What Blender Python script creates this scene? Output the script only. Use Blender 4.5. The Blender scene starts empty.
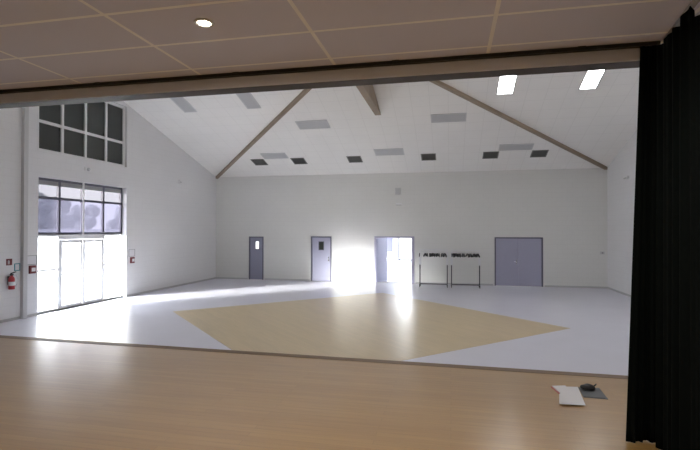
import bpy, bmesh, math, random
from mathutils import Vector, Matrix
random.seed(7)
C = bpy.context.scene.collection
PI = math.pi

# ------------------------------------------------------------------ sizes (metres)
XL, XR, D = -11.33, 6.353, 21.27          # hall: left wall, right wall, back wall
H, SL = 5.0, 0.2897                        # eaves height, roof slope
HALF = (XR - XL) / 2
YR = D - HALF                              # ridge
YF = 4.30                                  # rear face of the stage opening beam
XC = (XL + XR) / 2
SZ, SE = 0.75, 6.0                         # stage height, stage edge
CZ = 3.885                                  # stage ceiling
HC = 2.406                                 # eye height


def roof_z(y):
    return H + SL * (D - y) if y > YR else H + SL * (D - YR) - SL * (YR - y)


# ------------------------------------------------------------------ materials
def new_mat(name):
    m = bpy.data.materials.new(name); m.use_nodes = True
    return m, m.node_tree.nodes, m.node_tree.links, m.node_tree.nodes['Principled BSDF']


def mat(name, col, rough=0.6, metal=0.0, emit=None, es=0.0, noise=0.0, nscale=8.0, bump=0.0, spec=None, coat=0.0):
    m, N, L, B = new_mat(name)
    B.inputs['Base Color'].default_value = (*col, 1)
    B.inputs['Roughness'].default_value = rough
    B.inputs['Metallic'].default_value = metal
    if spec is not None: B.inputs['Specular IOR Level'].default_value = spec
    if coat: B.inputs['Coat Weight'].default_value = coat
    if emit:
        B.inputs['Emission Color'].default_value = (*emit, 1); B.inputs['Emission Strength'].default_value = es
    if noise or bump:
        tc = N.new('ShaderNodeTexCoord'); nz = N.new('ShaderNodeTexNoise')
        nz.inputs['Scale'].default_value = nscale; nz.inputs['Detail'].default_value = 4
        L.new(tc.outputs['Object'], nz.inputs['Vector'])
        if noise:
            mx = N.new('ShaderNodeMix'); mx.data_type = 'RGBA'
            mx.inputs['A'].default_value = (*[c * (1 - noise) for c in col], 1)
            mx.inputs['B'].default_value = (*[min(1, c * (1 + noise)) for c in col], 1)
            L.new(nz.outputs['Fac'], mx.inputs['Factor']); L.new(mx.outputs['Result'], B.inputs['Base Color'])
        if bump:
            bp = N.new('ShaderNodeBump'); bp.inputs['Strength'].default_value = bump; bp.inputs['Distance'].default_value = 0.02
            L.new(nz.outputs['Fac'], bp.inputs['Height']); L.new(bp.outputs['Normal'], B.inputs['Normal'])
    return m


def grid_mat(name, col, line, su, sv, ou, ov, axes, w, rough=0.7, brick=False, spec=0.3, noise=0.03):
    """a flat colour crossed by joint lines every su / sv metres along two object axes"""
    m, N, L, B = new_mat(name)
    B.inputs['Roughness'].default_value = rough; B.inputs['Specular IOR Level'].default_value = spec
    tc = N.new('ShaderNodeTexCoord'); sp = N.new('ShaderNodeSeparateXYZ'); L.new(tc.outputs['Object'], sp.inputs[0])

    def math_(op, a, b=None):
        n = N.new('ShaderNodeMath'); n.operation = op
        for i, v in enumerate((a, b)):
            if v is None: continue
            if isinstance(v, (int, float)): n.inputs[i].default_value = v
            else: L.new(v, n.inputs[i])
        return n.outputs[0]
    u = math_('DIVIDE', math_('SUBTRACT', sp.outputs[axes[0]], ou), su)
    v = math_('DIVIDE', math_('SUBTRACT', sp.outputs[axes[1]], ov), sv)
    if brick:
        u = math_('ADD', u, math_('MULTIPLY', math_('MODULO', math_('FLOOR', v), 2.0), 0.5))
    lu = math_('LESS_THAN', math_('FRACT', u), w / su)
    lv = math_('LESS_THAN', math_('FRACT', v), w / sv)
    f = math_('MAXIMUM', lu, lv)
    nz = N.new('ShaderNodeTexNoise'); nz.inputs['Scale'].default_value = 1.3; nz.inputs['Detail'].default_value = 5
    L.new(tc.outputs['Object'], nz.inputs['Vector'])
    base = N.new('ShaderNodeMix'); base.data_type = 'RGBA'
    base.inputs['A'].default_value = (*[c * (1 - noise) for c in col], 1)
    base.inputs['B'].default_value = (*[c * (1 + noise) for c in col], 1)
    L.new(nz.outputs['Fac'], base.inputs['Factor'])
    mx = N.new('ShaderNodeMix'); mx.data_type = 'RGBA'
    L.new(f, mx.inputs['Factor']); L.new(base.outputs['Result'], mx.inputs['A']); mx.inputs['B'].default_value = (*line, 1)
    L.new(mx.outputs['Result'], B.inputs['Base Color'])
    return m


def wood_mat(name, c1, c2, gap, plank, length, rough, bump=0.15, rot=0.0, spec=0.5, coat=0.0):
    m, N, L, B = new_mat(name)
    tc = N.new('ShaderNodeTexCoord'); mp = N.new('ShaderNodeMapping'); mp.inputs['Rotation'].default_value = (0, 0, rot)
    L.new(tc.outputs['Object'], mp.inputs['Vector'])
    bk = N.new('ShaderNodeTexBrick')
    bk.inputs['Color1'].default_value = (*c1, 1); bk.inputs['Color2'].default_value = (*c2, 1); bk.inputs['Mortar'].default_value = (*gap, 1)
    bk.inputs['Scale'].default_value = 1.0; bk.inputs['Mortar Size'].default_value = 0.0016
    bk.inputs['Brick Width'].default_value = length; bk.inputs['Row Height'].default_value = plank
    bk.offset = 0.37
    L.new(mp.outputs[0], bk.inputs['Vector'])
    st = N.new('ShaderNodeMapping'); st.inputs['Scale'].default_value = (1.2, 22, 1); L.new(mp.outputs[0], st.inputs['Vector'])
    nz = N.new('ShaderNodeTexNoise'); nz.inputs['Scale'].default_value = 1.5; nz.inputs['Detail'].default_value = 6; L.new(st.outputs[0], nz.inputs['Vector'])
    rp = N.new('ShaderNodeMapRange'); rp.inputs['To Min'].default_value = 0.84; rp.inputs['To Max'].default_value = 1.16; L.new(nz.outputs['Fac'], rp.inputs['Value'])
    mx = N.new('ShaderNodeMix'); mx.data_type = 'RGBA'; mx.blend_type = 'MULTIPLY'; mx.inputs['Factor'].default_value = 1.0
    L.new(bk.outputs['Color'], mx.inputs['A']); L.new(rp.outputs['Result'], mx.inputs['B']); L.new(mx.outputs['Result'], B.inputs['Base Color'])
    B.inputs['Roughness'].default_value = rough; B.inputs['Specular IOR Level'].default_value = spec
    if coat: B.inputs['Coat Weight'].default_value = coat; B.inputs['Coat Roughness'].default_value = .22; B.inputs['Coat IOR'].default_value = 1.65
    if bump:
        st2 = N.new('ShaderNodeMapping'); st2.inputs['Scale'].default_value = (1.5, 9, 1); L.new(mp.outputs[0], st2.inputs['Vector'])
        n2 = N.new('ShaderNodeTexNoise'); n2.inputs['Scale'].default_value = 1.5; n2.inputs['Detail'].default_value = 2; L.new(st2.outputs[0], n2.inputs['Vector'])
        bp = N.new('ShaderNodeBump'); bp.inputs['Strength'].default_value = bump; bp.inputs['Distance'].default_value = 0.02
        L.new(n2.outputs['Fac'], bp.inputs['Height']); L.new(bp.outputs['Normal'], B.inputs['Normal'])
    return m


def glass_mat(name, tint, refl=0.08):
    m = bpy.data.materials.new(name); m.use_nodes = True
    N, L = m.node_tree.nodes, m.node_tree.links; N.clear()
    o = N.new('ShaderNodeOutputMaterial'); t = N.new('ShaderNodeBsdfTransparent'); g = N.new('ShaderNodeBsdfGlossy'); x = N.new('ShaderNodeMixShader')
    t.inputs[0].default_value = (*tint, 1); g.inputs['Roughness'].default_value = 0.02; x.inputs[0].default_value = refl
    L.new(t.outputs[0], x.inputs[1]); L.new(g.outputs[0], x.inputs[2]); L.new(x.outputs[0], o.inputs[0])
    return m


M = {}
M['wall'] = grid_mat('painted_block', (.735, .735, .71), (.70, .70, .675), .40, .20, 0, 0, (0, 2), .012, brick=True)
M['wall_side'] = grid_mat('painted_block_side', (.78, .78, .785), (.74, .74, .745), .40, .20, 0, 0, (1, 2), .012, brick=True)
M['ceil'] = grid_mat('ceiling_panels', (.91, .90, .87), (.84, .83, .80), .60, .60, XC, D, (0, 1), .018)
M['stage_ceil'] = grid_mat('stage_tiles', (.70, .71, .83), (.97, .97, .975), 1.32, .56, -1.03, 3.894 - .56 * 9, (0, 1), .030, rough=.8)
M['lino'] = mat('pale_blue_lino', (.65, .65, .73), rough=.30, noise=.05, nscale=1.2, spec=.5)
M['parquet'] = wood_mat('parquet', (.60, .475, .285), (.56, .445, .265), (.50, .39, .26), .12, 1.4, .30, bump=.0, rot=PI / 4, spec=.8)
M['stage_wood'] = wood_mat('stage_boards', (.44, .265, .085), (.40, .235, .075), (.31, .18, .055), .075, 1.6, .28, bump=.05, spec=.6, coat=.6)
M['nosing'] = mat('dark_nosing', (.17, .105, .05), .45)
M['beam_wood'] = mat('beam_wood', (.33, .26, .19), .6, noise=.2, nscale=3)
M['beam_grey'] = mat('beam_paint', (.88, .89, .93), .6, noise=.03)
M['beam_dark'] = mat('beam_darkened', (.07, .058, .052), .6, noise=.04)  # darkness of the beam underside is put into this colour
M['black'] = mat('black_metal', (.012, .012, .012), .5)
M['velvet'] = mat('curtain_cloth', (.0026, .0040, .0032), .95, noise=.3, nscale=20, spec=.08)
M['skirt'] = mat('grey_skirting', (.50, .50, .50), .5)
M['door'] = mat('lavender_grey_door', (.40, .40, .52), .45, noise=.03)
M['door_dark'] = mat('blue_grey_door', (.27, .275, .37), .45, noise=.03)
M['door_frame'] = mat('dark_door_frame', (.14, .14, .18), .5)
M['lav_frame'] = mat('lavender_frame', (.40, .39, .50), .5)
M['white'] = mat('white_paint', (.80, .80, .80), .45)
M['alu'] = mat('white_aluminium', (.86, .86, .87), .4)
M['dark_alu'] = mat('grey_violet_frame', (.09, .09, .12), .4)
M['chrome'] = mat('chrome', (.8, .8, .8), .2, 1.0)
M['glass'] = glass_mat('clear_glass', (.93, .95, .96))
def film_mat(name, clear, film):
    m = bpy.data.materials.new(name); m.use_nodes = True
    N, L = m.node_tree.nodes, m.node_tree.links; N.clear()
    o = N.new('ShaderNodeOutputMaterial'); t = N.new('ShaderNodeBsdfTransparent'); g = N.new('ShaderNodeBsdfTranslucent'); x = N.new('ShaderNodeAddShader')
    t.inputs[0].default_value = (*clear, 1); g.inputs[0].default_value = (*film, 1)
    L.new(t.outputs[0], x.inputs[0]); L.new(g.outputs[0], x.inputs[1]); L.new(x.outputs[0], o.inputs[0])
    return m
M['tint'] = film_mat('violet_sun_film', (.175, .175, .20), (.032, .032, .039))
M['tint_upper'] = film_mat('pale_sun_film', (.215, .215, .226), (.008, .008, .009))
M['darkglass'] = mat('dark_pane', (.035, .04, .036), .12)
M['lit'] = mat('lit_diffuser', (.9, .9, .9), .5, emit=(.97, .98, 1), es=12.0)
M['glow_pane'] = mat('glowing_door_pane', (.9, .9, .9), .3, emit=(.95, .96, 1), es=.9)  # pane glows by itself in place of a lit room behind it
M['unlit'] = mat('grey_diffuser', (.52, .525, .53), .5)
M['light_frame'] = mat('light_frame', (.60, .60, .60), .5)
M['vent'] = mat('dark_grille', (.10, .10, .095), .6)
M['vent_frame'] = mat('grille_frame', (.22, .22, .21), .6)
M['lamp'] = mat('lamp_glow', (1, .9, .75), .4, emit=(1, .86, .66), es=30)
M['red'] = mat('red_paint', (.42, .03, .04), .35)
M['darkred'] = mat('dark_red', (.17, .03, .035), .5)
M['teal'] = mat('teal', (.05, .30, .33), .5)
M['paper'] = mat('white_paper', (.78, .78, .80), .8)
M['pinkpaper'] = mat('page_edge', (.45, .16, .15), .7)
M['greyfolder'] = mat('grey_folder', (.13, .14, .15), .7)
M['rack_dark'] = mat('rack_dark_steel', (.05, .05, .06), .4)
M['rack_pale'] = mat('rack_pale_steel', (.72, .72, .74), .35)
M['plastic'] = mat('black_plastic', (.012, .012, .014), .45)
M['grey_box'] = mat('grey_casing', (.33, .33, .33), .6)
M['ground'] = mat('pale_paving', (.55, .54, .52), .9, noise=.1, nscale=.6)
M['leaf'] = mat('hazy_tree_leaf', (.30, .31, .31), .9, noise=.3, nscale=3)  # distance haze put into the leaf colour, greyer and paler than foliage
M['bark'] = mat('bark', (.10, .075, .055), .9, noise=.3, nscale=6)
M['poster'] = mat('violet_poster', (.26, .26, .38), .6)
M['foyer_floor'] = mat('foyer_lino', (.62, .64, .70), rough=.18, noise=.04, nscale=1)


# ------------------------------------------------------------------ mesh helpers
class MB:
    def __init__(s): s.bm = bmesh.new()

    def box(s, a, b, bevel=0.0):
        lo = Vector([min(p, q) for p, q in zip(a, b)]); hi = Vector([max(p, q) for p, q in zip(a, b)])
        r = bmesh.ops.create_cube(s.bm, size=1)
        for v in r['verts']:
            v.co = Vector([(l + h) / 2 + c * (h - l) for l, h, c in zip(lo, hi, v.co)])
        if bevel:
            es = list({e for v in r['verts'] for e in v.link_edges})
            bmesh.ops.bevel(s.bm, geom=es, offset=bevel, segments=2, affect='EDGES', profile=.7)
        return s

    def rod(s, a, b, r, r2=None, seg=12):
        a, b = Vector(a), Vector(b); d = b - a
        q = d.to_track_quat('Z', 'Y').to_matrix().to_4x4()
        bmesh.ops.create_cone(s.bm, cap_ends=True, segments=seg, radius1=r, radius2=r if r2 is None else r2, depth=d.length,
                              matrix=Matrix.Translation((a + b) / 2) @ q)
        return s

    def tube(s, pts, r, seg=8):
        pts = [Vector(p) for p in pts]; rings = []
        for i, p in enumerate(pts):
            t = (pts[min(i + 1, len(pts) - 1)] - pts[max(i - 1, 0)]).normalized()
            q = t.to_track_quat('Z', 'Y')
            rings.append([s.bm.verts.new(p + q @ Vector((r * math.cos(2 * PI * k / seg), r * math.sin(2 * PI * k / seg), 0))) for k in range(seg)])
        for A, B_ in zip(rings, rings[1:]):
            for k in range(seg): s.bm.faces.new((A[k], A[(k + 1) % seg], B_[(k + 1) % seg], B_[k]))
        s.bm.faces.new(rings[0][::-1]); s.bm.faces.new(rings[-1])
        return s

    def lathe(s, prof, c=(0, 0, 0), axis='Z', seg=24):
        c = Vector(c); rings = []
        for r, h in prof:
            ring = []
            for k in range(seg):
                a = 2 * PI * k / seg
                p = Vector((r * math.cos(a), r * math.sin(a), h))
                if axis == 'X': p = Vector((p.z, p.x, p.y))
                if axis == 'Y': p = Vector((p.x, p.z, p.y))
                ring.append(s.bm.verts.new(c + p))
            rings.append(ring)
        for A, B_ in zip(rings, rings[1:]):
            for k in range(seg): s.bm.faces.new((A[k], A[(k + 1) % seg], B_[(k + 1) % seg], B_[k]))
        s.bm.faces.new(rings[0][::-1]); s.bm.faces.new(rings[-1])
        return s

    def prism(s, poly, ext):
        """poly: 3D points of one face, swept along the vector ext"""
        ext = Vector(ext)
        a = [s.bm.verts.new(Vector(p)) for p in poly]; b = [s.bm.verts.new(Vector(p) + ext) for p in poly]
        s.bm.faces.new(a); s.bm.faces.new(b[::-1])
        n = len(a)
        for i in range(n): s.bm.faces.new((a[i], b[i], b[(i + 1) % n], a[(i + 1) % n]))
        return s

    def frame(s, lo, hi, w, axis):
        """a rectangular frame of bar width w inside the box lo..hi; axis = the thin axis"""
        u, v = [i for i in range(3) if i != axis]
        def pt(a, b, t):
            p = [0, 0, 0]; p[u] = a; p[v] = b; p[axis] = t; return Vector(p)
        t0, t1 = lo[axis], hi[axis]
        o = [(lo[u], lo[v]), (hi[u], lo[v]), (hi[u], hi[v]), (lo[u], hi[v])]
        i_ = [(lo[u] + w, lo[v] + w), (hi[u] - w, lo[v] + w), (hi[u] - w, hi[v] - w), (lo[u] + w, hi[v] - w)]
        V = [[s.bm.verts.new(pt(*q, t)) for q in L_] for t in (t0, t1) for L_ in (o, i_)]
        o0, i0, o1, i1 = V
        for k in range(4):
            j = (k + 1) % 4
            s.bm.faces.new((o0[k], o0[j], i0[j], i0[k])); s.bm.faces.new((o1[k], i1[k], i1[j], o1[j]))
            s.bm.faces.new((o0[k], o1[k], o1[j], o0[j])); s.bm.faces.new((i0[k], i0[j], i1[j], i1[k]))
        return s

    def build(s, name, m, parent=None, smooth=False, at=None):
        bmesh.ops.recalc_face_normals(s.bm, faces=s.bm.faces)
        me = bpy.data.meshes.new(name); s.bm.to_mesh(me); s.bm.free()
        o = bpy.data.objects.new(name, me); C.objects.link(o); me.materials.append(m)
        if at is not None: o.location = at
        if parent is not None: o.parent = parent
        if smooth:
            for p in me.polygons: p.use_smooth = True
        return o


def tag(o, label=None, cat=None, group=None, kind=None):
    if label: o['label'] = label
    if cat: o['category'] = cat
    if group: o['group'] = group
    if kind: o['kind'] = kind
    return o


def thing(name, label, cat, loc=(0, 0, 0), rz=0.0, group=None):
    o = bpy.data.objects.new(name, None); C.objects.link(o)
    o.location = loc; o.rotation_euler = (0, 0, rz); o.empty_display_size = .1
    return tag(o, label, cat, group)


def struct(name, loc=(0, 0, 0), label=None, cat=None):
    o = bpy.data.objects.new(name, None); C.objects.link(o); o.location = loc; o.empty_display_size = .1
    return tag(o, label, cat, kind='structure')


def dup(root, loc, label=None, rot=None):
    r = root.copy(); C.objects.link(r); r.location = loc
    if rot is not None: r.rotation_euler = rot
    if label: r['label'] = label
    for ch in list(root.children):
        c = ch.copy(); C.objects.link(c); c.parent = r
        for g in list(ch.children):
            d = g.copy(); C.objects.link(d); d.parent = c
    return r


def cut(o, boxes):
    """openings through a wall"""
    mb = MB()
    for a, b in boxes: mb.box(a, b)
    k = mb.build('cutter', M['white'])
    md = o.modifiers.new('b', 'BOOLEAN'); md.operation = 'DIFFERENCE'; md.solver = 'EXACT'; md.object = k
    dg = bpy.context.evaluated_depsgraph_get(); dg.update()
    me = bpy.data.meshes.new_from_object(o.evaluated_get(dg))
    o.modifiers.clear(); o.data = me
    bpy.data.objects.remove(k)


def S(o, label, cat):
    return tag(o, label, cat, kind='structure')


# ------------------------------------------------------------------ hall shell
GX = XL - .20                              # glazing plane of the left windows
GY = [11.05, 11.97, 12.885, 13.80, 14.72]   # glazing columns
WT = .32
ztop = roof_z(YR)

S(MB().box((XL - .3, YF - .3, -.2), (XR + .3, D + .3, 0)).build('floor', M['lino']), 'glossy pale blue floor of the hall', 'floor')
dc, dr = (-2.56, 12.42), 5.43
S(MB().prism([(dc[0] - dr, dc[1], 0), (dc[0], dc[1] - dr, 0), (dc[0] + dr, dc[1], 0), (dc[0], dc[1] + dr, 0)], (0, 0, .003)).build('floor_inlay', M['parquet']),
  'diamond of tan parquet set into the pale blue hall floor', 'floor')

# back wall
wb = MB().box((XL - WT, D, -.2), (XR + WT, D + .2, H + .1)).build('wall_back', M['wall'])
cut(wb, [((-9.58, D - .1, 0), (-8.83, D + .3, 2.08)), ((-6.45, D - .1, 0), (-5.45, D + .3, 2.10)),
         ((-3.42, D - .1, 0), (-1.66, D + .3, 2.10)), ((1.86, D - .1, 0), (3.84, D + .3, 2.10))])
S(wb, 'white painted back wall of the hall', 'wall')


def gable(name, x0, x1, label):
    return S(MB().prism([(x0, YF - .3, -.2), (x0, D + .2, -.2), (x0, D + .2, H + .05), (x0, YR, ztop + .1), (x0, YF - .3, roof_z(YF) + .05)], (x1 - x0, 0, 0)).build(name, M['wall_side']), label, 'wall')


wl = gable('wall_left', XL - WT, XL, 'white gable wall with the tall glazing')
cut(wl, [((XL - 1, GY[0], 0), (XL + 1, GY[4], 3.90)), ((XL - 1, GY[0], 4.63), (XL + 1, GY[4], 6.80))])
gable('wall_right', XR, XR + WT, 'white gable wall beside the dark curtain')
# wall over the stage opening, facing the hall
wf = MB().box((XL - WT, YF - .12, -.2), (XR + WT, YF, roof_z(YF))).build('wall_front', M['wall'])
cut(wf, [((-9.2, YF - .5, -.5), (3.6, YF + .3, CZ - .06))])
S(wf, 'white wall around the stage opening', 'wall')

# sloping ceiling
t = .15
S(MB().prism([(XL - WT, D + .2, roof_z(D) - SL * .2), (XL - WT, YR, ztop), (XL - WT, YF - .3, roof_z(YF) - SL * .3),
              (XL - WT, YF - .3, roof_z(YF) - SL * .3 + t), (XL - WT, YR, ztop + t), (XL - WT, D + .2, roof_z(D) - SL * .2 + t)],
             (XR - XL + 2 * WT, 0, 0)).build('ceiling', M['ceil']), 'pale sloping panelled ceiling of the hall', 'ceiling')

# diagonal roof beams from the corners to the apex, and the tie beam along the middle
def diag(x0, y0, n):
    a = Vector((x0, y0, 0)); b = Vector((XC, YR, 0)); d = (b - a).normalized(); pr = Vector((-d.y, d.x, 0)) * .06
    poly = []
    for P, sg in ((a, 1), (a, -1), (b, -1), (b, 1)):
        q = P + pr * sg; poly.append((q.x, q.y, roof_z(P.y) - .10))
    return S(MB().prism(poly, (0, 0, .13)).build('roof_beam', M['beam_wood']), n, 'beam')


diag(XL + .06, D - .06, 'brown wooden beam running up the ceiling from the corner by the narrow door')
diag(XR - .06, D - .06, 'brown wooden beam running up the ceiling from the corner nearer the curtain')
S(MB().box((XC - .11, YR - .3, 6.44), (XC + .10, 16.4, 7.2)).build('roof_beam', M['beam_wood']),
  'short central beam ending in a wedge on the sloping ceiling', 'beam')

# skirting
sk = .07
def board(name, a, b): S(MB().box(a, b).build(name, M['skirt']), 'grey skirting board', 'skirting')
for i, (x0, x1) in enumerate(((XL, -9.64), (-8.77, -6.51), (-5.39, -3.53), (-1.55, 1.80), (3.90, XR))):
    S(MB().box((x0, D - .015, 0), (x1, D, sk)).build('baseboard_back', M['skirt']), 'grey skirting along the back wall', 'skirting')
for y0, y1 in ((YF, GY[0] - .02), (GY[4] + .02, D - .015)):
    S(MB().box((XL, y0, 0), (XL + .015, y1, sk)).build('baseboard_left', M['skirt']), 'grey skirting along the glazed gable wall', 'skirting')
S(MB().box((XR - .015, YF, 0), (XR, D - .015, sk)).build('baseboard_right', M['skirt']), 'grey skirting along the wall beside the curtain', 'skirting')
# slim grey post on the left wall
S(MB().box((XL, 10.50, 0), (XL + .10, 10.63, roof_z(10.6) - .02), .01).build('trim_1', M['light_frame']), 'slim grey post on the gable wall beside the glazing', 'trim')

# ------------------------------------------------------------------ glazing of the left wall
def bars(parent, name, m, ys, zs, w, x, dep=.06):
    """mullions and transoms as one frame mesh"""
    mb = MB()
    mb.frame((x - dep, ys[0], zs[0]), (x + dep * .4, ys[-1], zs[-1]), w, 0)
    for y in ys[1:-1]: mb.box((x - dep, y - w / 2, zs[0] + w), (x + dep * .4, y + w / 2, zs[-1] - w))
    for z in zs[1:-1]: mb.box((x - dep * .9, ys[0] + w, z - w / 2), (x + dep * .35, ys[-1] - w, z + w / 2))
    return mb.build(name, m, parent)


# upper opaque window
w1 = struct('window_1', label='upper window with dark panes and white bars', cat='window')
GT = XL - .11
bars(w1, 'frame', M['white'], GY, [4.63, 5.50, 6.80], .085, GT)
for k in range(4):
    for z0, z1 in ((4.68, 5.47), (5.53, 6.74)):
        MB().box((GT - .03, GY[k] + .03, z0), (GT - .02, GY[k + 1] - .03, z1)).build('pane', M['darkglass'], w1)
# tinted transom window over the doors
w2 = struct('window_2', label='violet tinted window band above the entrance doors', cat='window')
bars(w2, 'frame', M['dark_alu'], GY, [2.25, 3.33, 3.90], .07, GX)
for k in range(4):
    for z0, z1 in ((2.30, 3.30), (3.36, 3.85)):
        MB().box((GX - .03, GY[k] + .03, z0), (GX - .024, GY[k + 1] - .03, z1)).build('pane', M['tint'] if z0 < 3 else M['tint_upper'], w2)
    MB().box((GX - .018, GY[k] + .04, 3.70), (GX + .012, GY[k + 1] - .04, 3.87), .01).build('blind_box', M['grey_box'], w2)
MB().box((GX + .026, GY[2] - .03, 2.25), (GX + .05, GY[2] + .03, 3.90)).build('cover_strip', M['white'], w2)
# side lights and entrance door
w3 = struct('window_3', label='clear side lights either side of the entrance doors', cat='window')
for k, zb in ((0, 1.22), (3, 1.22)):
    y0, y1 = GY[k], GY[k + 1]
    MB().frame((GX - .06, y0, 0), (GX + .03, y1, 2.25), .055, 0).build('frame', M['alu'], w3)
    MB().box((GX - .05, y0 + .055, zb - .03), (GX + .02, y1 - .055, zb + .03)).build('crossbar', M['alu'], w3)
    MB().box((GX - .03, y0 + .04, .04), (GX - .024, y1 - .04, 2.21)).build('pane', M['glass'], w3)
d1 = struct('door_1', label='white framed glazed double entrance door', cat='door')
MB().box((GX - .06, GY[1], 2.10), (GX + .03, GY[3], 2.25)).build('head_frame', M['alu'], d1)
for y0, y1, hs in ((GY[1], GY[2], 1), (GY[2], GY[3], -1)):
    lf = MB().frame((GX - .045, y0 + .012, .015), (GX + .025, y1 - .012, 2.09), .095, 0).build('door_leaf', M['alu'], d1)
    MB().box((GX - .03, y0 + .08, .09), (GX - .024, y1 - .08, 2.02)).build('pane', M['glass'], lf)
    MB().tube([(GX + .02, y0 + .05, 1.06), (GX + .09, y0 + .06, 1.06), (GX + .09, y1 - .06, 1.06), (GX + .02, y1 - .05, 1.06)], .014).build('push_bar', M['alu'], lf)

# ------------------------------------------------------------------ doors of the back wall
def wall_door(n, x0, x1, zt, leaves, m, fm, label, win=None, winm=None, handle=True):
    d = struct('door_%d' % n, label=label, cat='door')
    w = .055
    MB().prism([(x0, D - .02, 0), (x0 + w, D - .02, 0), (x0 + w, D - .02, zt - w), (x1 - w, D - .02, zt - w), (x1 - w, D - .02, 0), (x1, D - .02, 0), (x1, D - .02, zt), (x0, D - .02, zt)], (0, .19, 0)).build('door_frame', fm, d)
    xs = [x0 + w + (x1 - x0 - 2 * w) * i / leaves for i in range(leaves + 1)]
    for i in range(leaves):
        lf = MB().box((xs[i] + .004, D + .012, .008), (xs[i + 1] - .004, D + .06, zt - w + .004), .003).build('door_leaf', m, d)
        MB().box((xs[i + 1] - .03, D + .06, .008), (xs[i + 1] + .03, D + .07, zt - w + .002)).build('closing_strip', m, lf)
        if win:
            a, b, z0, z1 = win
            MB().frame((a - .03, D + .002, z0 - .03), (b + .03, D + .013, z1 + .03), .03, 1).build('window_frame', fm, lf)
            MB().box((a - .002, D + .006, z0 - .002), (b + .002, D + .011, z1 + .002)).build('window_pane', winm, lf)
        if handle and (leaves == 1 or i == 0):
            hx = xs[i + 1] - .08
            hb = MB().box((hx - .02, D + .004, .93), (hx + .02, D + .012, 1.15), .003)
            hb.build('handle_plate', M['chrome'], lf)
            MB().tube([(hx, D + .005, 1.04), (hx, D - .045, 1.04), (hx - .11, D - .045, 1.04)], .010).build('handle', M['chrome'], lf)
    return d


pane_lit = glass_mat('door_pane', (.95, .95, .97), .04)
wall_door(2, -9.58, -8.83, 2.08, 1, M['door_dark'], M['door_frame'], 'narrow blue grey door with a small bright window', (-9.235, -9.075, 1.48, 1.84), M['glow_pane'], handle=False)
wall_door(3, -6.45, -5.45, 2.10, 1, M['door'], M['door_frame'], 'lavender grey single door with a small dark window', (-6.05, -5.84, 1.48, 1.84), M['darkglass'])
wall_door(4, 1.86, 3.84, 2.10, 2, M['door'], M['door_frame'], 'closed lavender grey double door right of the coat racks')
# open doorway
d5 = struct('door_5', label='open doorway into the bright foyer', cat='door')
x0, x1, zt, w = -3.42, -1.66, 2.10, .07
MB().prism([(x0, D - .02, 0), (x0 + w, D - .02, 0), (x0 + w, D - .02, zt - w), (x1 - w, D - .02, zt - w), (x1 - w, D - .02, 0), (x1 + .06, D - .02, 0), (x1 + .06, D - .02, zt + .02), (x0, D - .02, zt + .02)], (0, .19, 0)).build('door_frame', M['lav_frame'], d5)
lf = MB().box((0, -.022, .01), (.82, .022, 2.02), .003).build('door_leaf', M['door'], d5, at=(-3.35, D + .19, 0)); lf.rotation_euler = (0, 0, math.radians(62))
MB().box((.70, -.034, .93), (.74, -.022, 1.15), .003).build('handle_plate', M['chrome'], lf)
MB().tube([(.72, -.03, 1.04), (.72, -.075, 1.04), (.61, -.075, 1.04)], .010).build('handle', M['chrome'], lf)

# ------------------------------------------------------------------ foyer behind the open doorway
FX0, FX1, FY, FH = -7.5, 1.2, 27.6, 2.9
FB = D + .20
S(MB().box((FX0, FB, -.2), (FX1, FY + .2, 0)).build('floor_foyer', M['foyer_floor']), 'shiny pale floor of the foyer through the doorway', 'floor')
S(MB().box((FX0, FB, FH), (FX1, FY + .2, FH + .1)).build('ceiling_foyer', M['white']), 'white foyer ceiling', 'ceiling')
wfy = MB().box((FX0 - .2, FY, -.2), (FX1 + .2, FY + .2, FH + .1)).build('wall_foyer_back', M['white'])
FW = (-3.02, .60, .62, 2.6)
cut(wfy, [((FW[0], FY - .5, FW[2]), (FW[1], FY + .5, FW[3]))]); S(wfy, 'white far wall of the foyer', 'wall')
S(MB().box((FX1, FB, -.2), (FX1 + .2, FY, FH + .1)).build('wall_foyer_right', M['white']), 'white foyer wall', 'wall')
wfl = MB().box((FX0 - .2, FB, -.2), (FX0, FY, FH + .1)).build('wall_foyer_left', M['white'])
cut(wfl, [((FX0 - .5, FB + .8, .2), (FX0 + .5, FY - .6, 2.6))]); S(wfl, 'white foyer wall with an added window', 'wall')
w4 = struct('window_4', label='bright foyer window seen through the doorway', cat='window')
mb = MB().frame((FW[0], FY + .05, FW[2]), (FW[1], FY + .12, FW[3]), .08, 1)
for x in (-1.8, -.6): mb.box((x - .04, FY + .05, FW[2] + .08), (x + .04, FY + .12, FW[3] - .08))
mb.build('frame', M['dark_alu'], w4)
MB().box((FW[0] + .05, FY + .08, FW[2] + .05), (FW[1] - .05, FY + .086, FW[3] - .05)).build('pane', M['glass'], w4)
w5 = struct('window_5', label='unseen side window added to brighten the foyer', cat='window')  # window added out of view to let more light into the foyer
MB().frame((FX0 - .14, FB + .8, .2), (FX0 - .06, FY - .6, 2.6), .07, 0).build('frame', M['alu'], w5)
MB().box((FX0 - .10, FB + .84, .24), (FX0 - .094, FY - .64, 2.56)).build('pane', M['glass'], w5)
po = thing('notice_board', 'violet grey board on the foyer wall seen through the open doorway', 'notice board', (-3.62, FY, 1.65))
MB().frame((-.33, -.03, -.52), (.27, 0, .52), .03, 1).build('frame', M['door_frame'], po)
MB().box((-.305, -.02, -.495), (.245, -.004, .495)).build('board', M['poster'], po)

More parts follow.
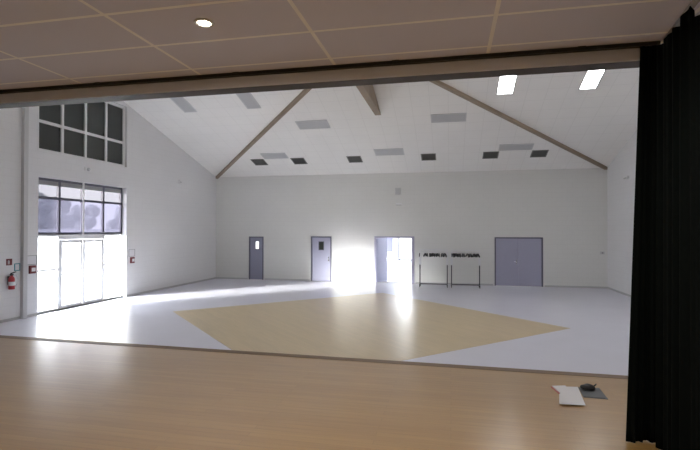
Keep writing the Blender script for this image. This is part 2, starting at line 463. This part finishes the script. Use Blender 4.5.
# ------------------------------------------------------------------ stage
EL, ER = SE + .10, SE - .15            # the stage edge runs a touch out of square
S(MB().prism([(-10.6, -2.2, SZ - .06), (5.2, -2.2, SZ - .06), (5.2, ER - .13, SZ - .06), (-10.6, EL - .13, SZ - .06)], (0, 0, .06)).build('stage_floor', M['stage_wood']), 'varnished tan wooden stage floor in front', 'stage')
S(MB().prism([(-10.6, EL - .13, SZ - .07), (5.2, ER - .13, SZ - .07), (5.2, ER, SZ - .07), (-10.6, EL, SZ - .07)], (0, 0, .073)).build('trim_2', M['nosing']), 'dark wooden edge strip of the stage', 'trim')
S(MB().prism([(-10.6, EL - .10, 0), (5.2, ER - .10, 0), (5.2, ER - .06, 0), (-10.6, EL - .06, 0)], (0, 0, SZ - .07)).build('stage_front', M['nosing']), 'dark front board of the stage', 'stage')
S(MB().box((-10.6, -2.2, CZ), (5.2, 4.13, CZ + .08)).build('ceiling_stage', M['stage_ceil']), 'brownish tiled ceiling over the stage', 'ceiling')
sb = S(MB().box((-9.6, 4.145, CZ - .125), (4.2, 4.31, CZ + .08)).build('stage_beam', M['beam_dark']), 'beam with a darkened underside and a pale fascia across the top of the stage opening', 'beam')
tag(MB().box((-9.6, 4.13, CZ - .122), (4.2, 4.144, CZ - .002)).build('fascia', M['beam_grey'], sb), 'pale grey fascia board')
S(MB().box((-10.6, -2.4, 0), (5.2, -2.2, CZ + .08)).build('wall_stage_back', M['grey_box']), 'rear wall of the stage', 'wall')
S(MB().box((-10.8, -2.4, 0), (-10.6, 4.18, CZ + .08)).build('wall_stage_left', M['grey_box']), 'side wall of the stage', 'wall')
S(MB().box((5.2, -2.4, 0), (5.4, 4.18, CZ + .08)).build('wall_stage_right', M['grey_box']), 'side wall of the stage', 'wall')

# curtain tracks
tr = thing('curtain_track', 'long black curtain track under the stage ceiling along the opening', 'curtain track', (-1.5, 4.09, CZ))
MB().box((-7.8, -.022, -.029), (3.10, .025, 0)).build('rail', M['black'], tr)
for k in range(7): MB().box((-6.5 + k * 1.5, -.032, -.012), (-6.44 + k * 1.5, .032, 0)).build('bracket', M['black'], tr)
tr2 = thing('curtain_track', 'short grey metal track running from the opening towards the dark wing curtain', 'curtain track', (1.52, 3.7, CZ))
MB().prism([(.085, .34, -.03), (.115, .34, -.03), (-.035, -.75, -.03), (-.065, -.75, -.03)], (0, 0, .03)).build('rail', M['grey_box'], tr2)


def cloth(path, ztop_f, zbot, amp, nf, nz=26, n=140, spread=0.0, seed=1, hem=0.0):
    """a hanging cloth: path = plan polyline, folds perpendicular to it"""
    rnd = random.Random(seed)
    ph = [rnd.uniform(0, 6.28) for _ in range(4)]
    P = [Vector(p) for p in path]; seg = [(b - a).length for a, b in zip(P, P[1:])]; tot = sum(seg)
    def at(u):
        d = u * tot
        for a, b, l in zip(P, P[1:], seg):
            if d <= l + 1e-9: return a.lerp(b, d / l), (b - a).normalized()
            d -= l
        return P[-1], (P[-1] - P[-2]).normalized()
    mb = MB(); G = []
    for i in range(n + 1):
        u = i / n; p, tdir = at(u); nr = Vector((-tdir.y, tdir.x)); col = []
        zt = ztop_f(u)
        for j in range(nz + 1):
            v = j / nz; z = zt + (zbot + hem * u - zt) * v
            a = amp * (.55 + .6 * v) * (1 if 0.02 < u < .98 else .6)
            off = a * (math.sin(2 * PI * nf * u + ph[0] + .5 * v * math.sin(5 * u + ph[1])) + .35 * math.sin(2 * PI * nf * 2.3 * u + ph[2]))
            q = p + nr * off - tdir * spread * v * (1 - u)
            col.append(mb.bm.verts.new((q.x, q.y, z)))
        G.append(col)
    for A, B_ in zip(G, G[1:]):
        for j in range(nz): mb.bm.faces.new((A[j], B_[j], B_[j + 1], A[j + 1]))
    return mb


def curtain(name, label, mb, m):
    o = mb.build(name, m, smooth=True)
    md = o.modifiers.new('thick', 'SOLIDIFY'); md.thickness = .006
    return tag(o, label, 'curtain')


curtain('stage_curtain', 'narrow gathered end of the dark curtain hanging at the opening beside the papers',
        cloth([(1.465, 4.085), (1.52, 4.10), (1.58, 4.085)], lambda u: CZ - .030, SZ + .006, .013, 3, n=70, spread=.13, seed=3), M['velvet'])
def top2(u):
    y = u
    pk = [(0, -.03), (.15, -.05), (.28, -.025), (.42, -.07), (.53, 0), (.60, -.11), (.68, -.13), (.8, 0), (.9, -.1), (1, -.02)]
    for (a, za), (b, zb) in zip(pk, pk[1:]):
        if y <= b: return CZ - .030 + za * 1.0 + (zb - za) * (y - a) / (b - a)
    return CZ - .05
curtain('wing_curtain', 'heavy black wing curtain at the edge of the stage, closest to the viewer',
        cloth([(1.572, 4.03), (1.53, 3.72), (1.50, 3.42), (1.49, 3.15), (1.52, 2.85)], top2, SZ + .006, .03, 7, n=170, seed=9), M['velvet'])

# recessed downlights over the stage
def downlight(loc, label):
    d = thing('downlight', label, 'downlight', loc, group='recessed downlights in the stage ceiling')
    MB().lathe([(.050, 0), (.070, 0), (.073, -.004), (.069, -.009), (.052, -.012), (.047, -.006)], seg=32).build('trim_ring', M['light_frame'], d, smooth=True)
    MB().lathe([(.046, -.001), (.046, -.007), (.025, -.011), (.001, -.012)], seg=24).build('lens', M['lamp'], d, smooth=True)
    return d


downlight((-1.718, 3.038, CZ), 'glowing round recessed downlight in the stage ceiling')
def spot(loc, e, size=3.08, col=(1, .94, .89)):
    l = bpy.data.lights.new('downlight_beam', 'SPOT'); l.energy = e; l.color = col; l.spot_size = size; l.spot_blend = .5; l.shadow_soft_size = .05
    o = bpy.data.objects.new('downlight_beam', l); C.objects.link(o); o.location = loc
SPOT = 54
for x, y in ((-1.718, 3.038), (.6, 1.9), (.6, .2), (2.9, .6)): spot((x, y, CZ - .055), SPOT)

# papers on the stage
def flat_item(name, label, cat, pts, th, m, z=SZ, part='sheet', sub=None):
    c = Vector((sum(p[0] for p in pts) / len(pts), sum(p[1] for p in pts) / len(pts)))
    o = thing(name, label, cat, (c.x, c.y, z))
    MB().prism([(p[0] - c.x, p[1] - c.y, 0) for p in pts], (0, 0, th)).build(part, m, o)
    return o, c
nb, c = flat_item('notebook', 'open notebook with a reddish cover edge under the loose white sheet', 'notebook', [(1.03, 5.31), (1.10, 4.93), (1.22, 4.95), (1.19, 5.37)], .006, M['pinkpaper'], part='cover')
MB().prism([(x - c.x, y - c.y, .006) for x, y in ((1.045, 5.31), (1.11, 4.96), (1.215, 4.97), (1.183, 5.355))], (0, 0, .008)).build('pages', M['paper'], nb)
gf, c = flat_item('folder', 'dark grey folder lying under the black pouch on the stage', 'folder', [(1.31, 5.35), (1.52, 5.37), (1.505, 5.04), (1.285, 5.05)], .005, M['greyfolder'], part='cover')
MB().prism([(x - c.x, y - c.y, .005) for x, y in ((1.315, 5.34), (1.50, 5.36), (1.488, 5.055), (1.292, 5.06))], (0, 0, .003)).build('inner_sheets', M['greyfolder'], gf)
sh = MB()
sv = [(1.19, 5.31), (1.30, 5.325), (1.235, 4.78), (1.00, 4.765), (1.06, 5.05)]
sh.prism([(x - 1.18, y - 5.05, 0) for x, y in sv], (0, 0, .0015))
so = sh.build('paper_sheet', M['paper'], at=(1.18, 5.05, SZ + .0145))
tag(so, 'loose white paper sheet lying over the notebook at the stage front', 'paper')
pc = thing('pouch', 'small black pouch on top of the dark grey folder', 'pouch', (1.385, 5.27, SZ + .008))
b = MB(); bmesh.ops.create_uvsphere(b.bm, u_segments=20, v_segments=12, radius=1)
for v in b.bm.verts:
    x, y, z = v.co; k = 1 + .12 * math.sin(5 * x + 3 * y)
    v.co = Vector((x * .07 * k, y * .05 * k, .03 + z * .03 * k))
b.build('body', M['plastic'], pc, smooth=True)
MB().tube([(.06, .02, .035), (.09, .05, .05), (.085, .07, .03), (.05, .075, .008)], .006).build('strap', M['plastic'], pc, smooth=True)

# ------------------------------------------------------------------ ceiling fittings of the hall
sl_a = -math.atan(SL)
def on_roof(x, y): return (x, y, roof_z(y))
LN = 1 / math.cos(math.atan(SL))
def panel_light(x0, x1, y0, y1, label, dm):
    d = thing('ceiling_light', label, 'ceiling light', on_roof((x0 + x1) / 2, (y0 + y1) / 2), group='ceiling light panels'); d.rotation_euler = (sl_a if y0 > YR else -sl_a, 0, 0)
    hx, hy = (x1 - x0) / 2, (y1 - y0) / 2 * LN
    MB().frame((-hx, -hy, -.022), (hx, hy, .01), .035, 2).build('frame', M['light_frame'], d)
    MB().box((-hx + .034, -hy + .034, -.014), (hx - .034, hy - .034, .008)).build('diffuser', dm, d)
U = M['unlit']
panel_light(-5.60, -4.40, 16.42, 17.0, 'unlit ceiling panel left of the central beam, in the upper row of lights', U)
panel_light(-.68, .53, 16.42, 16.96, 'unlit ceiling panel right of the central beam, in the upper row of lights', U)
panel_light(-3.07, -1.87, 18.86, 19.42, 'unlit ceiling panel below the central beam, middle of the lower row', U)
panel_light(-8.02, -6.90, 18.90, 19.40, 'unlit ceiling panel between the two dark grilles near the narrow door corner', U)
panel_light(1.84, 3.10, 18.85, 19.34, 'unlit ceiling panel between the two dark grilles above the double door', U)
panel_light(-7.02, -6.50, 14.2, 15.42, 'unlit lengthwise ceiling panel, second from the gable glazing', U)
panel_light(-9.48, -8.97, 14.2, 15.42, 'unlit lengthwise ceiling panel closest to the gable glazing', U)
panel_light(1.40, 1.92, 14.2, 15.42, 'glowing lengthwise ceiling panel beside the brown corner beam', M['lit'])
panel_light(3.80, 4.30, 14.2, 15.40, 'glowing lengthwise ceiling panel close to the dark curtain', M['lit'])

# unseen panels added on the other slope as fill light for the hall
for x0 in (-4.6, -1.0, 1.4, 3.8):
    panel_light(x0, x0 + .5, 9.5, 10.7, 'unseen fill light panel added on the slope over the stage opening', M['lit'])

def vent(x, label):
    d = thing('ceiling_grille', label, 'ceiling grille', on_roof(x, 19.73), group='square dark ceiling grilles'); d.rotation_euler = (sl_a, 0, 0)
    MB().frame((-.305, -.315, -.016), (.305, .315, .01), .035, 2).build('frame', M['vent_frame'], d)
    mb = MB().box((-.27, -.28, -.004), (.27, .28, .008))
    for k in range(9): mb.box((-.272, -.25 + k * .0625, -.013), (.272, -.235 + k * .0625, -.003))
    mb.build('grille', M['vent'], d)
for x, l in ((-8.40, 'first dark square ceiling grille from the narrow door corner'), (-6.54, 'second dark square ceiling grille from the narrow door corner'),
             (-4.03, 'dark square ceiling grille above the lavender single door side, third in the row'), (-.90, 'dark square ceiling grille above the coat racks, fourth in the row'),
             (1.58, 'dark square ceiling grille left of the double door, fifth in the row'), (3.43, 'dark square ceiling grille above the double door, last in the row')):
    vent(x, l)

# ------------------------------------------------------------------ fittings on the walls
ex = thing('fire_extinguisher', 'red fire extinguisher hung on the gable wall by the grey post', 'fire extinguisher', (XL, 10.16, .84))
MB().box((0, -.035, .12), (.03, .035, .34)).build('wall_bracket', M['plastic'], ex)
MB().lathe([(.066, 0), (.072, .015), (.072, .27), (.055, .32), (.028, .34), (.028, .36), (.001, .362)], (.10, 0, 0), seg=24).build('cylinder_body', M['red'], ex, smooth=True)
MB().lathe([(.073, .10), (.0735, .10), (.0735, .20), (.073, .20)], (.10, 0, 0), seg=24).build('instruction_label', M['paper'], ex)
MB().box((.07, -.03, .36), (.13, .03, .40), .005).build('valve', M['plastic'], ex)
MB().prism([(.08, -.02, .40), (.08, .12, .44), (.08, .12, .455), (.08, -.02, .43)], (.035, 0, 0)).build('lever', M['plastic'], ex)
MB().tube([(.10, .03, .375), (.12, .12, .36), (.12, .17, .25), (.11, .14, .12), (.10, .10, .06)], .013).build('hose', M['rack_pale'], ex, smooth=True)
sg = thing('fire_sign', 'small dark red square sign above the fire extinguisher', 'sign', (XL, 10.17, 1.55))
MB().box((0, -.085, -.085), (.006, .085, .085)).build('plate', M['darkred'], sg)
MB().lathe([(.016, 0), (.022, .002), (.022, .09), (.008, .10), (.001, .10)], (.008, -.02, -.055), seg=12).build('extinguisher_symbol', M['paper'], sg)
ts = thing('wall_notice', 'small teal framed notice just above the fire extinguisher', 'notice', (XL, 10.40, 1.40))
MB().frame((0, -.085, -.10), (.014, .085, .10), .022, 0).build('frame', M['teal'], ts)
MB().box((0, -.065, -.08), (.008, .065, .08)).build('sheet', M['paper'], ts)

def alarm(loc, l1):
    a = thing('alarm_call_point', l1, 'fire alarm', loc, group='fire alarm call points beside the entrance')
    MB().box((0, -.17, -.30), (.008, .17, .27)).build('back_plate', M['white'], a)
    MB().frame((.006, -.165, .0), (.02, .165, .26), .014, 0).build('plan_frame', M['grey_box'], a)
    MB().box((.008, -.15, .016), (.012, .15, .245)).build('plan_sheet', M['paper'], a)
    bx = MB().box((.008, -.095, -.24), (.065, .095, -.02), .01).build('call_box', M['darkred'], a)
    MB().box((.075, -.06, -.18), (.080, .06, -.08)).build('call_glass', M['paper'], bx)
    return a
a1 = alarm((XL, 10.84, 1.43), 'dark red alarm box with plan frame between the grey post and the entrance')
dup(a1, (XL, 15.0, 1.43), 'dark red alarm box with plan frame on the far side of the entrance glazing')

em = thing('emergency_light', 'small wall light between the dark upper window and the tinted window', 'wall light', (XL, 12.86, 4.33))
MB().box((0, -.13, -.06), (.03, .13, .06), .01).build('back_box', M['white'], em)
MB().lathe([(.001, .03), (.055, .032), (.06, .06), (.04, .085), (.001, .09)], (0, .0, -.01), axis='X', seg=20).build('lens', M['unlit'], em, smooth=True)
dt = thing('wall_detector', 'small white detector box high on the gable wall past the glazing', 'detector', (XL, 18.05, 4.44))
MB().box((0, -.09, -.06), (.07, .09, .06), .012).build('casing', M['white'], dt)
MB().box((.07, -.06, -.03), (.076, .06, .02)).build('sensor_window', M['unlit'], dt)
wl_ = thing('wall_detector', 'small white sensor on the wall beside the dark curtain', 'detector', (XR, 19.0, 4.33))
MB().box((-.08, -.20, -.05), (0, .20, .07), .012).build('casing', M['white'], wl_)
MB().box((-.086, -.14, -.03), (-.08, .14, .02)).build('sensor_window', M['unlit'], wl_)
lsp = thing('loudspeaker', 'small grey loudspeaker high on the back wall above the open doorway', 'loudspeaker', (-2.34, D, 4.16))
MB().box((-.12, -.13, -.15), (.12, 0, .15), .01).build('cabinet', M['light_frame'], lsp)
MB().box((-.095, -.136, -.125), (.095, -.13, .125)).build('grille', M['unlit'], lsp)
lb = thing('exit_light', 'slim white light fitting under the loudspeaker above the open doorway', 'wall light', (-2.30, D, 3.58))
MB().box((-.13, -.06, -.035), (.13, 0, .05), .01).build('casing', M['white'], lb)
MB().box((-.12, -.062, -.05), (.12, -.01, -.034)).build('diffuser', M['grey_box'], lb)
sw = thing('wall_switch', 'small grey switch box on the back wall in the corner by the curtain', 'switch', (6.15, D, 1.47))
MB().box((-.085, -.045, -.06), (.085, 0, .06), .008).build('box', M['light_frame'], sw)
MB().box((-.03, -.055, -.03), (.03, -.045, .03)).build('rocker', M['grey_box'], sw)
ds = thing('door_stop', 'small dark door stop on the floor beside the lavender single door', 'door stop', (-4.72, D - .16, 0))
MB().lathe([(.045, 0), (.045, .012), (.028, .02), (.026, .075), (.001, .08)], seg=16).build('bumper', M['plastic'], ds, smooth=True)
MB().lathe([(.055, 0), (.055, .006), (.045, .007)], seg=16).build('base_plate', M['chrome'], ds)

# ------------------------------------------------------------------ coat racks with hangers
RY = 20.25
def coat_rack(x, w, label):
    r = thing('coat_rack', label, 'coat rack', (x, RY, 0), group='coat racks against the back wall')
    for s in (-1, 1):
        px = s * (w / 2 - .03)
        u = MB().box((px - .022, -.022, .10), (px + .022, .022, .96)).build('upright', M['rack_dark'], r)
        MB().box((px - .05 , -.03, .93), (px + .05 , .03, 1.22), .01).build('upright_sleeve', M['rack_pale'], r)
        MB().box((px - .016, -.016, 1.22), (px + .016, .016, 1.56)).build('post', M['rack_pale'], r)
        ft = MB().box((px - .022, -.25, .085), (px + .022, .25, .125), .006).build('foot', M['rack_dark'], r)
        for t_ in (-.21, .21):
            MB().lathe([(.001, -.016), (.038, -.016), (.042, -.008), (.042, .008), (.038, .016), (.001, .016)], (px, t_, .042), axis='X', seg=18).build('caster', M['plastic'], ft, smooth=True)
    MB().box((-w / 2 + .05, -.015, .095), (w / 2 - .05, .015, .140)).build('base_bar', M['rack_dark'], r)
    MB().tube([(-w / 2, 0, 1.475), (w / 2, 0, 1.475)], .013).build('hanging_rail', M['rack_pale'], r, smooth=True)
    mb = MB().frame((-w / 2, -.16, 1.55), (w / 2, .16, 1.575), .022, 2)
    for k in range(1, 4): mb.box((-w / 2 + .02, -.16 + k * .08 - .005, 1.556), (w / 2 - .02, -.16 + k * .08 + .005, 1.568))
    mb.build('hat_shelf', M['rack_pale'], r)
coat_rack(-.715, 1.20, 'wheeled coat rack beside the open doorway, with an almost bare left half')
coat_rack(.60, 1.20, 'wheeled coat rack on the side of the closed double door')

def hanger_mesh(th):
    mb = MB()
    hook = [(0, 0, -.055)] + [(0, .022 * math.sin(a), .0 + .022 * math.cos(a) - .0085) for a in [PI * .95 - k * PI * 1.35 / 10 for k in range(11)]]
    mb.tube(hook, .004, 6)
    return mb
h0 = thing('coat_hanger', 'black coat hanger, alone at the end of the rail by the open doorway', 'coat hanger', (-1.30, RY, 1.475), group='black coat hangers on the racks')
hanger_mesh(0).build('hook', M['chrome'], h0, smooth=True)
yk = [(0, -.21, -.20), (0, -.20, -.14), (0, -.025, -.05), (0, .025, -.05), (0, .20, -.14), (0, .21, -.20), (0, .18, -.20), (0, 0, -.115), (0, -.18, -.20)]
MB().prism([(-.016, y, z) for _, y, z in yk], (.032, 0, 0)).build('shoulder', M['plastic'], h0)
MB().tube([(0, -.19, -.185), (0, .19, -.185)], .006, 6).build('trouser_bar', M['plastic'], h0)
spots = []
for x in (-1.065, -.985): spots.append((x, 'a'))
for k in range(8): spots.append((-.88 + k * .056 + random.uniform(-.012, .012), 'b'))
for k in range(8): spots.append((.045 + k * .05 + random.uniform(-.006, .006) , 'd'))
for k in range(4): spots.append((-.37 + k * .045, 'c'))
for k in range(2): spots.append((.475 + k * .06, 'e'))
for k in range(8): spots.append((.68 + k * .062 + random.uniform(-.012, .012), 'f'))
LBL = {'a': 'black coat hanger of the loose pair by the bare end of the first rack', 'b': 'black coat hanger in the cluster at the middle of the first rack',
       'c': 'black coat hanger in the small cluster at the inner end of the first rack', 'd': 'black coat hanger in the cluster at the inner end of the second rack',
       'e': 'black coat hanger of the loose pair in the middle of the second rack', 'f': 'black coat hanger in the cluster at the double door end of the second rack'}
for x, k in spots:
    dup(h0, (x, RY, 1.475), LBL[k], (random.uniform(-.04, .04), 0, random.uniform(-.35, .35)))

# ------------------------------------------------------------------ outside
S(MB().box((-140, -60, -.35), (XL - WT - .02, 160, -.21)).build('ground_outside', M['ground']), 'pale paved ground outside the entrance', 'ground')
S(MB().box((XL - WT - 4, 10.2, -.21), (XL - WT, 16, -.01)).build('path_outside', M['ground']), 'pale landing outside the entrance doors', 'path')
S(MB().box((XL - WT - .02, FY + .2, -.35), (60, 160, -.21)).build('ground_outside_foyer', M['ground']), 'pale ground beyond the foyer window', 'ground')
S(MB().box((XL - WT - 1.10, 10.25, -.2), (XL - WT, 10.55, 4.6)).build('wall_sun_block', M['wall_side']), 'unseen wall added outside to block part of the sun', 'wall')  # added out of view to shade the near part of the glazing

for x, y in ((-5.4, 24.5), (-2.2, 24.5)):  # lamps added out of view to brighten the foyer
    d = thing('foyer_fill_lamp', 'square fill lamp added out of view in the foyer', 'ceiling light', (x, y, FH), group='added foyer fill lamps')
    MB().frame((-.6, -.6, -.05), (.6, .6, 0), .04, 2).build('frame', M['white'], d)
    MB().box((-.57, -.57, -.04), (.57, .57, -.01)).build('diffuser', M['lit'], d)

S(MB().prism([(-40, 20, -.3), (-40.3, 20, -.3), (-40.3, 90, -.3), (-40, 90, -.3)], (0, 0, 2.75)).build('wall_bright_screen', M['white']), 'pale wall added far outside to keep the door view white', 'wall')  # added to hide the tree trunks and keep the door panes bright
rt = random.Random(5)
def tree(x, y, h, label):
    t_ = thing('tree', label, 'tree', (x, y, -.22), group='trees outside beyond the entrance')
    MB().rod((0, 0, 0), (0, 0, h * .55), .16, .09, 10).build('trunk', M['bark'], t_, smooth=True)
    b = MB()
    for k in range(16):
        c = Vector((rt.uniform(-1, 1) * h * .25, rt.uniform(-1, 1) * h * .25, h * rt.uniform(.42, .82)))
        r = h * rt.uniform(.08, .17)
        n0 = len(b.bm.verts)
        bmesh.ops.create_icosphere(b.bm, subdivisions=3, radius=r, matrix=Matrix.Translation(c))
    for v in b.bm.verts:
        v.co += Vector((rt.uniform(-1, 1), rt.uniform(-1, 1), rt.uniform(-1, 1))) * h * .02
    b.build('crown', M['leaf'], t_)
for i, (x, y, h) in enumerate(((-50, 50.5, 7.6), (-51, 57, 6.6), (-49, 62.5, 6.0), (-48, 45, 6.8), (-53, 68.5, 7.2), (-49, 73.5, 6.2), (-55, 79, 8.0))):
    tree(x, y, h, 'dim tree beyond the tinted entrance window')

# ------------------------------------------------------------------ light
world = bpy.data.worlds.new('World'); bpy.context.scene.world = world; world.use_nodes = True
N, L = world.node_tree.nodes, world.node_tree.links
bg = N['Background']; tc = N.new('ShaderNodeTexCoord'); sp = N.new('ShaderNodeSeparateXYZ'); rp = N.new('ShaderNodeValToRGB')
L.new(tc.outputs['Generated'], sp.inputs[0]); L.new(sp.outputs['Z'], rp.inputs['Fac'])
rp.color_ramp.elements[0].position = 0.0; rp.color_ramp.elements[0].color = (1.0, .99, .985, 1)
rp.color_ramp.elements[1].position = .7; rp.color_ramp.elements[1].color = (.86, .91, 1.0, 1)
L.new(rp.outputs['Color'], bg.inputs['Color']); bg.inputs['Strength'].default_value = 10.5

sun = bpy.data.lights.new('sun', 'SUN'); sun.energy = 19; sun.angle = math.radians(4); sun.color = (1, .95, .86)
so = bpy.data.objects.new('sun', sun); C.objects.link(so)
az = Vector((.685, .728)).normalized(); el = math.radians(8)
dv = Vector((az.x * math.cos(el), az.y * math.cos(el), -math.sin(el)))
so.rotation_euler = dv.to_track_quat('-Z', 'Y').to_euler()

# wide second sun lamp added as haze, softening the sun patch
hz = bpy.data.lights.new('sun_haze', 'SUN'); hz.energy = 28; hz.angle = math.radians(16); hz.color = (1, .97, .93)
ho = bpy.data.objects.new('sun_haze', hz); C.objects.link(ho); ho.rotation_euler = so.rotation_euler

def portal(name, loc, rot, sx, sy):
    l = bpy.data.lights.new(name, 'AREA'); l.shape = 'RECTANGLE'; l.size = sx; l.size_y = sy
    o = bpy.data.objects.new(name, l); C.objects.link(o); o.location = loc; o.rotation_euler = rot
    l.cycles.is_portal = True
portal('entrance_portal', (XL - WT - .05, (GY[0] + GY[4]) / 2, 1.95), (0, -PI / 2, 0), 3.9, 3.67)
portal('foyer_portal', ((FW[0] + FW[1]) / 2, FY + .25, (FW[2] + FW[3]) / 2), (-PI / 2, 0, 0), FW[1] - FW[0], FW[3] - FW[2])
portal('foyer_side_portal', (FX0 - .25, (FB + FY) / 2, 1.4), (0, -PI / 2, 0), 2.4, 4.7)
for (x0, x1) in ((1.40, 1.92), (3.80, 4.30)): pass

# ------------------------------------------------------------------ camera
f, yaw, pitch, roll = 469.31, .21147, .010514, .001524
fw = Vector((-math.sin(yaw) * math.cos(pitch), math.cos(yaw) * math.cos(pitch), math.sin(pitch)))
r = Vector((math.cos(yaw), math.sin(yaw), 0)); u = r.cross(fw)
r2 = math.cos(roll) * r + math.sin(roll) * u; u2 = -math.sin(roll) * r + math.cos(roll) * u
cam = bpy.data.cameras.new('camera'); co = bpy.data.objects.new('camera', cam); C.objects.link(co)
cam.sensor_width = 36; cam.lens = f * 36 / 700; cam.clip_start = .05; cam.clip_end = 500
co.matrix_world = Matrix(((r2.x, u2.x, -fw.x, 0), (r2.y, u2.y, -fw.y, 0), (r2.z, u2.z, -fw.z, HC), (0, 0, 0, 1)))
sc = bpy.context.scene; sc.camera = co
sc.view_settings.view_transform = 'Standard'; sc.view_settings.look = 'None'; sc.view_settings.gamma = 1; sc.view_settings.use_curve_mapping = False
sc.view_settings.exposure = 0.52
cy = sc.cycles
cy.use_denoising = True; cy.max_bounces = 14; cy.diffuse_bounces = 8; cy.glossy_bounces = 5; cy.transparent_max_bounces = 12
cy.caustics_reflective = True; cy.sample_clamp_indirect = 0
cy.use_guiding = True; cy.use_surface_guiding = True
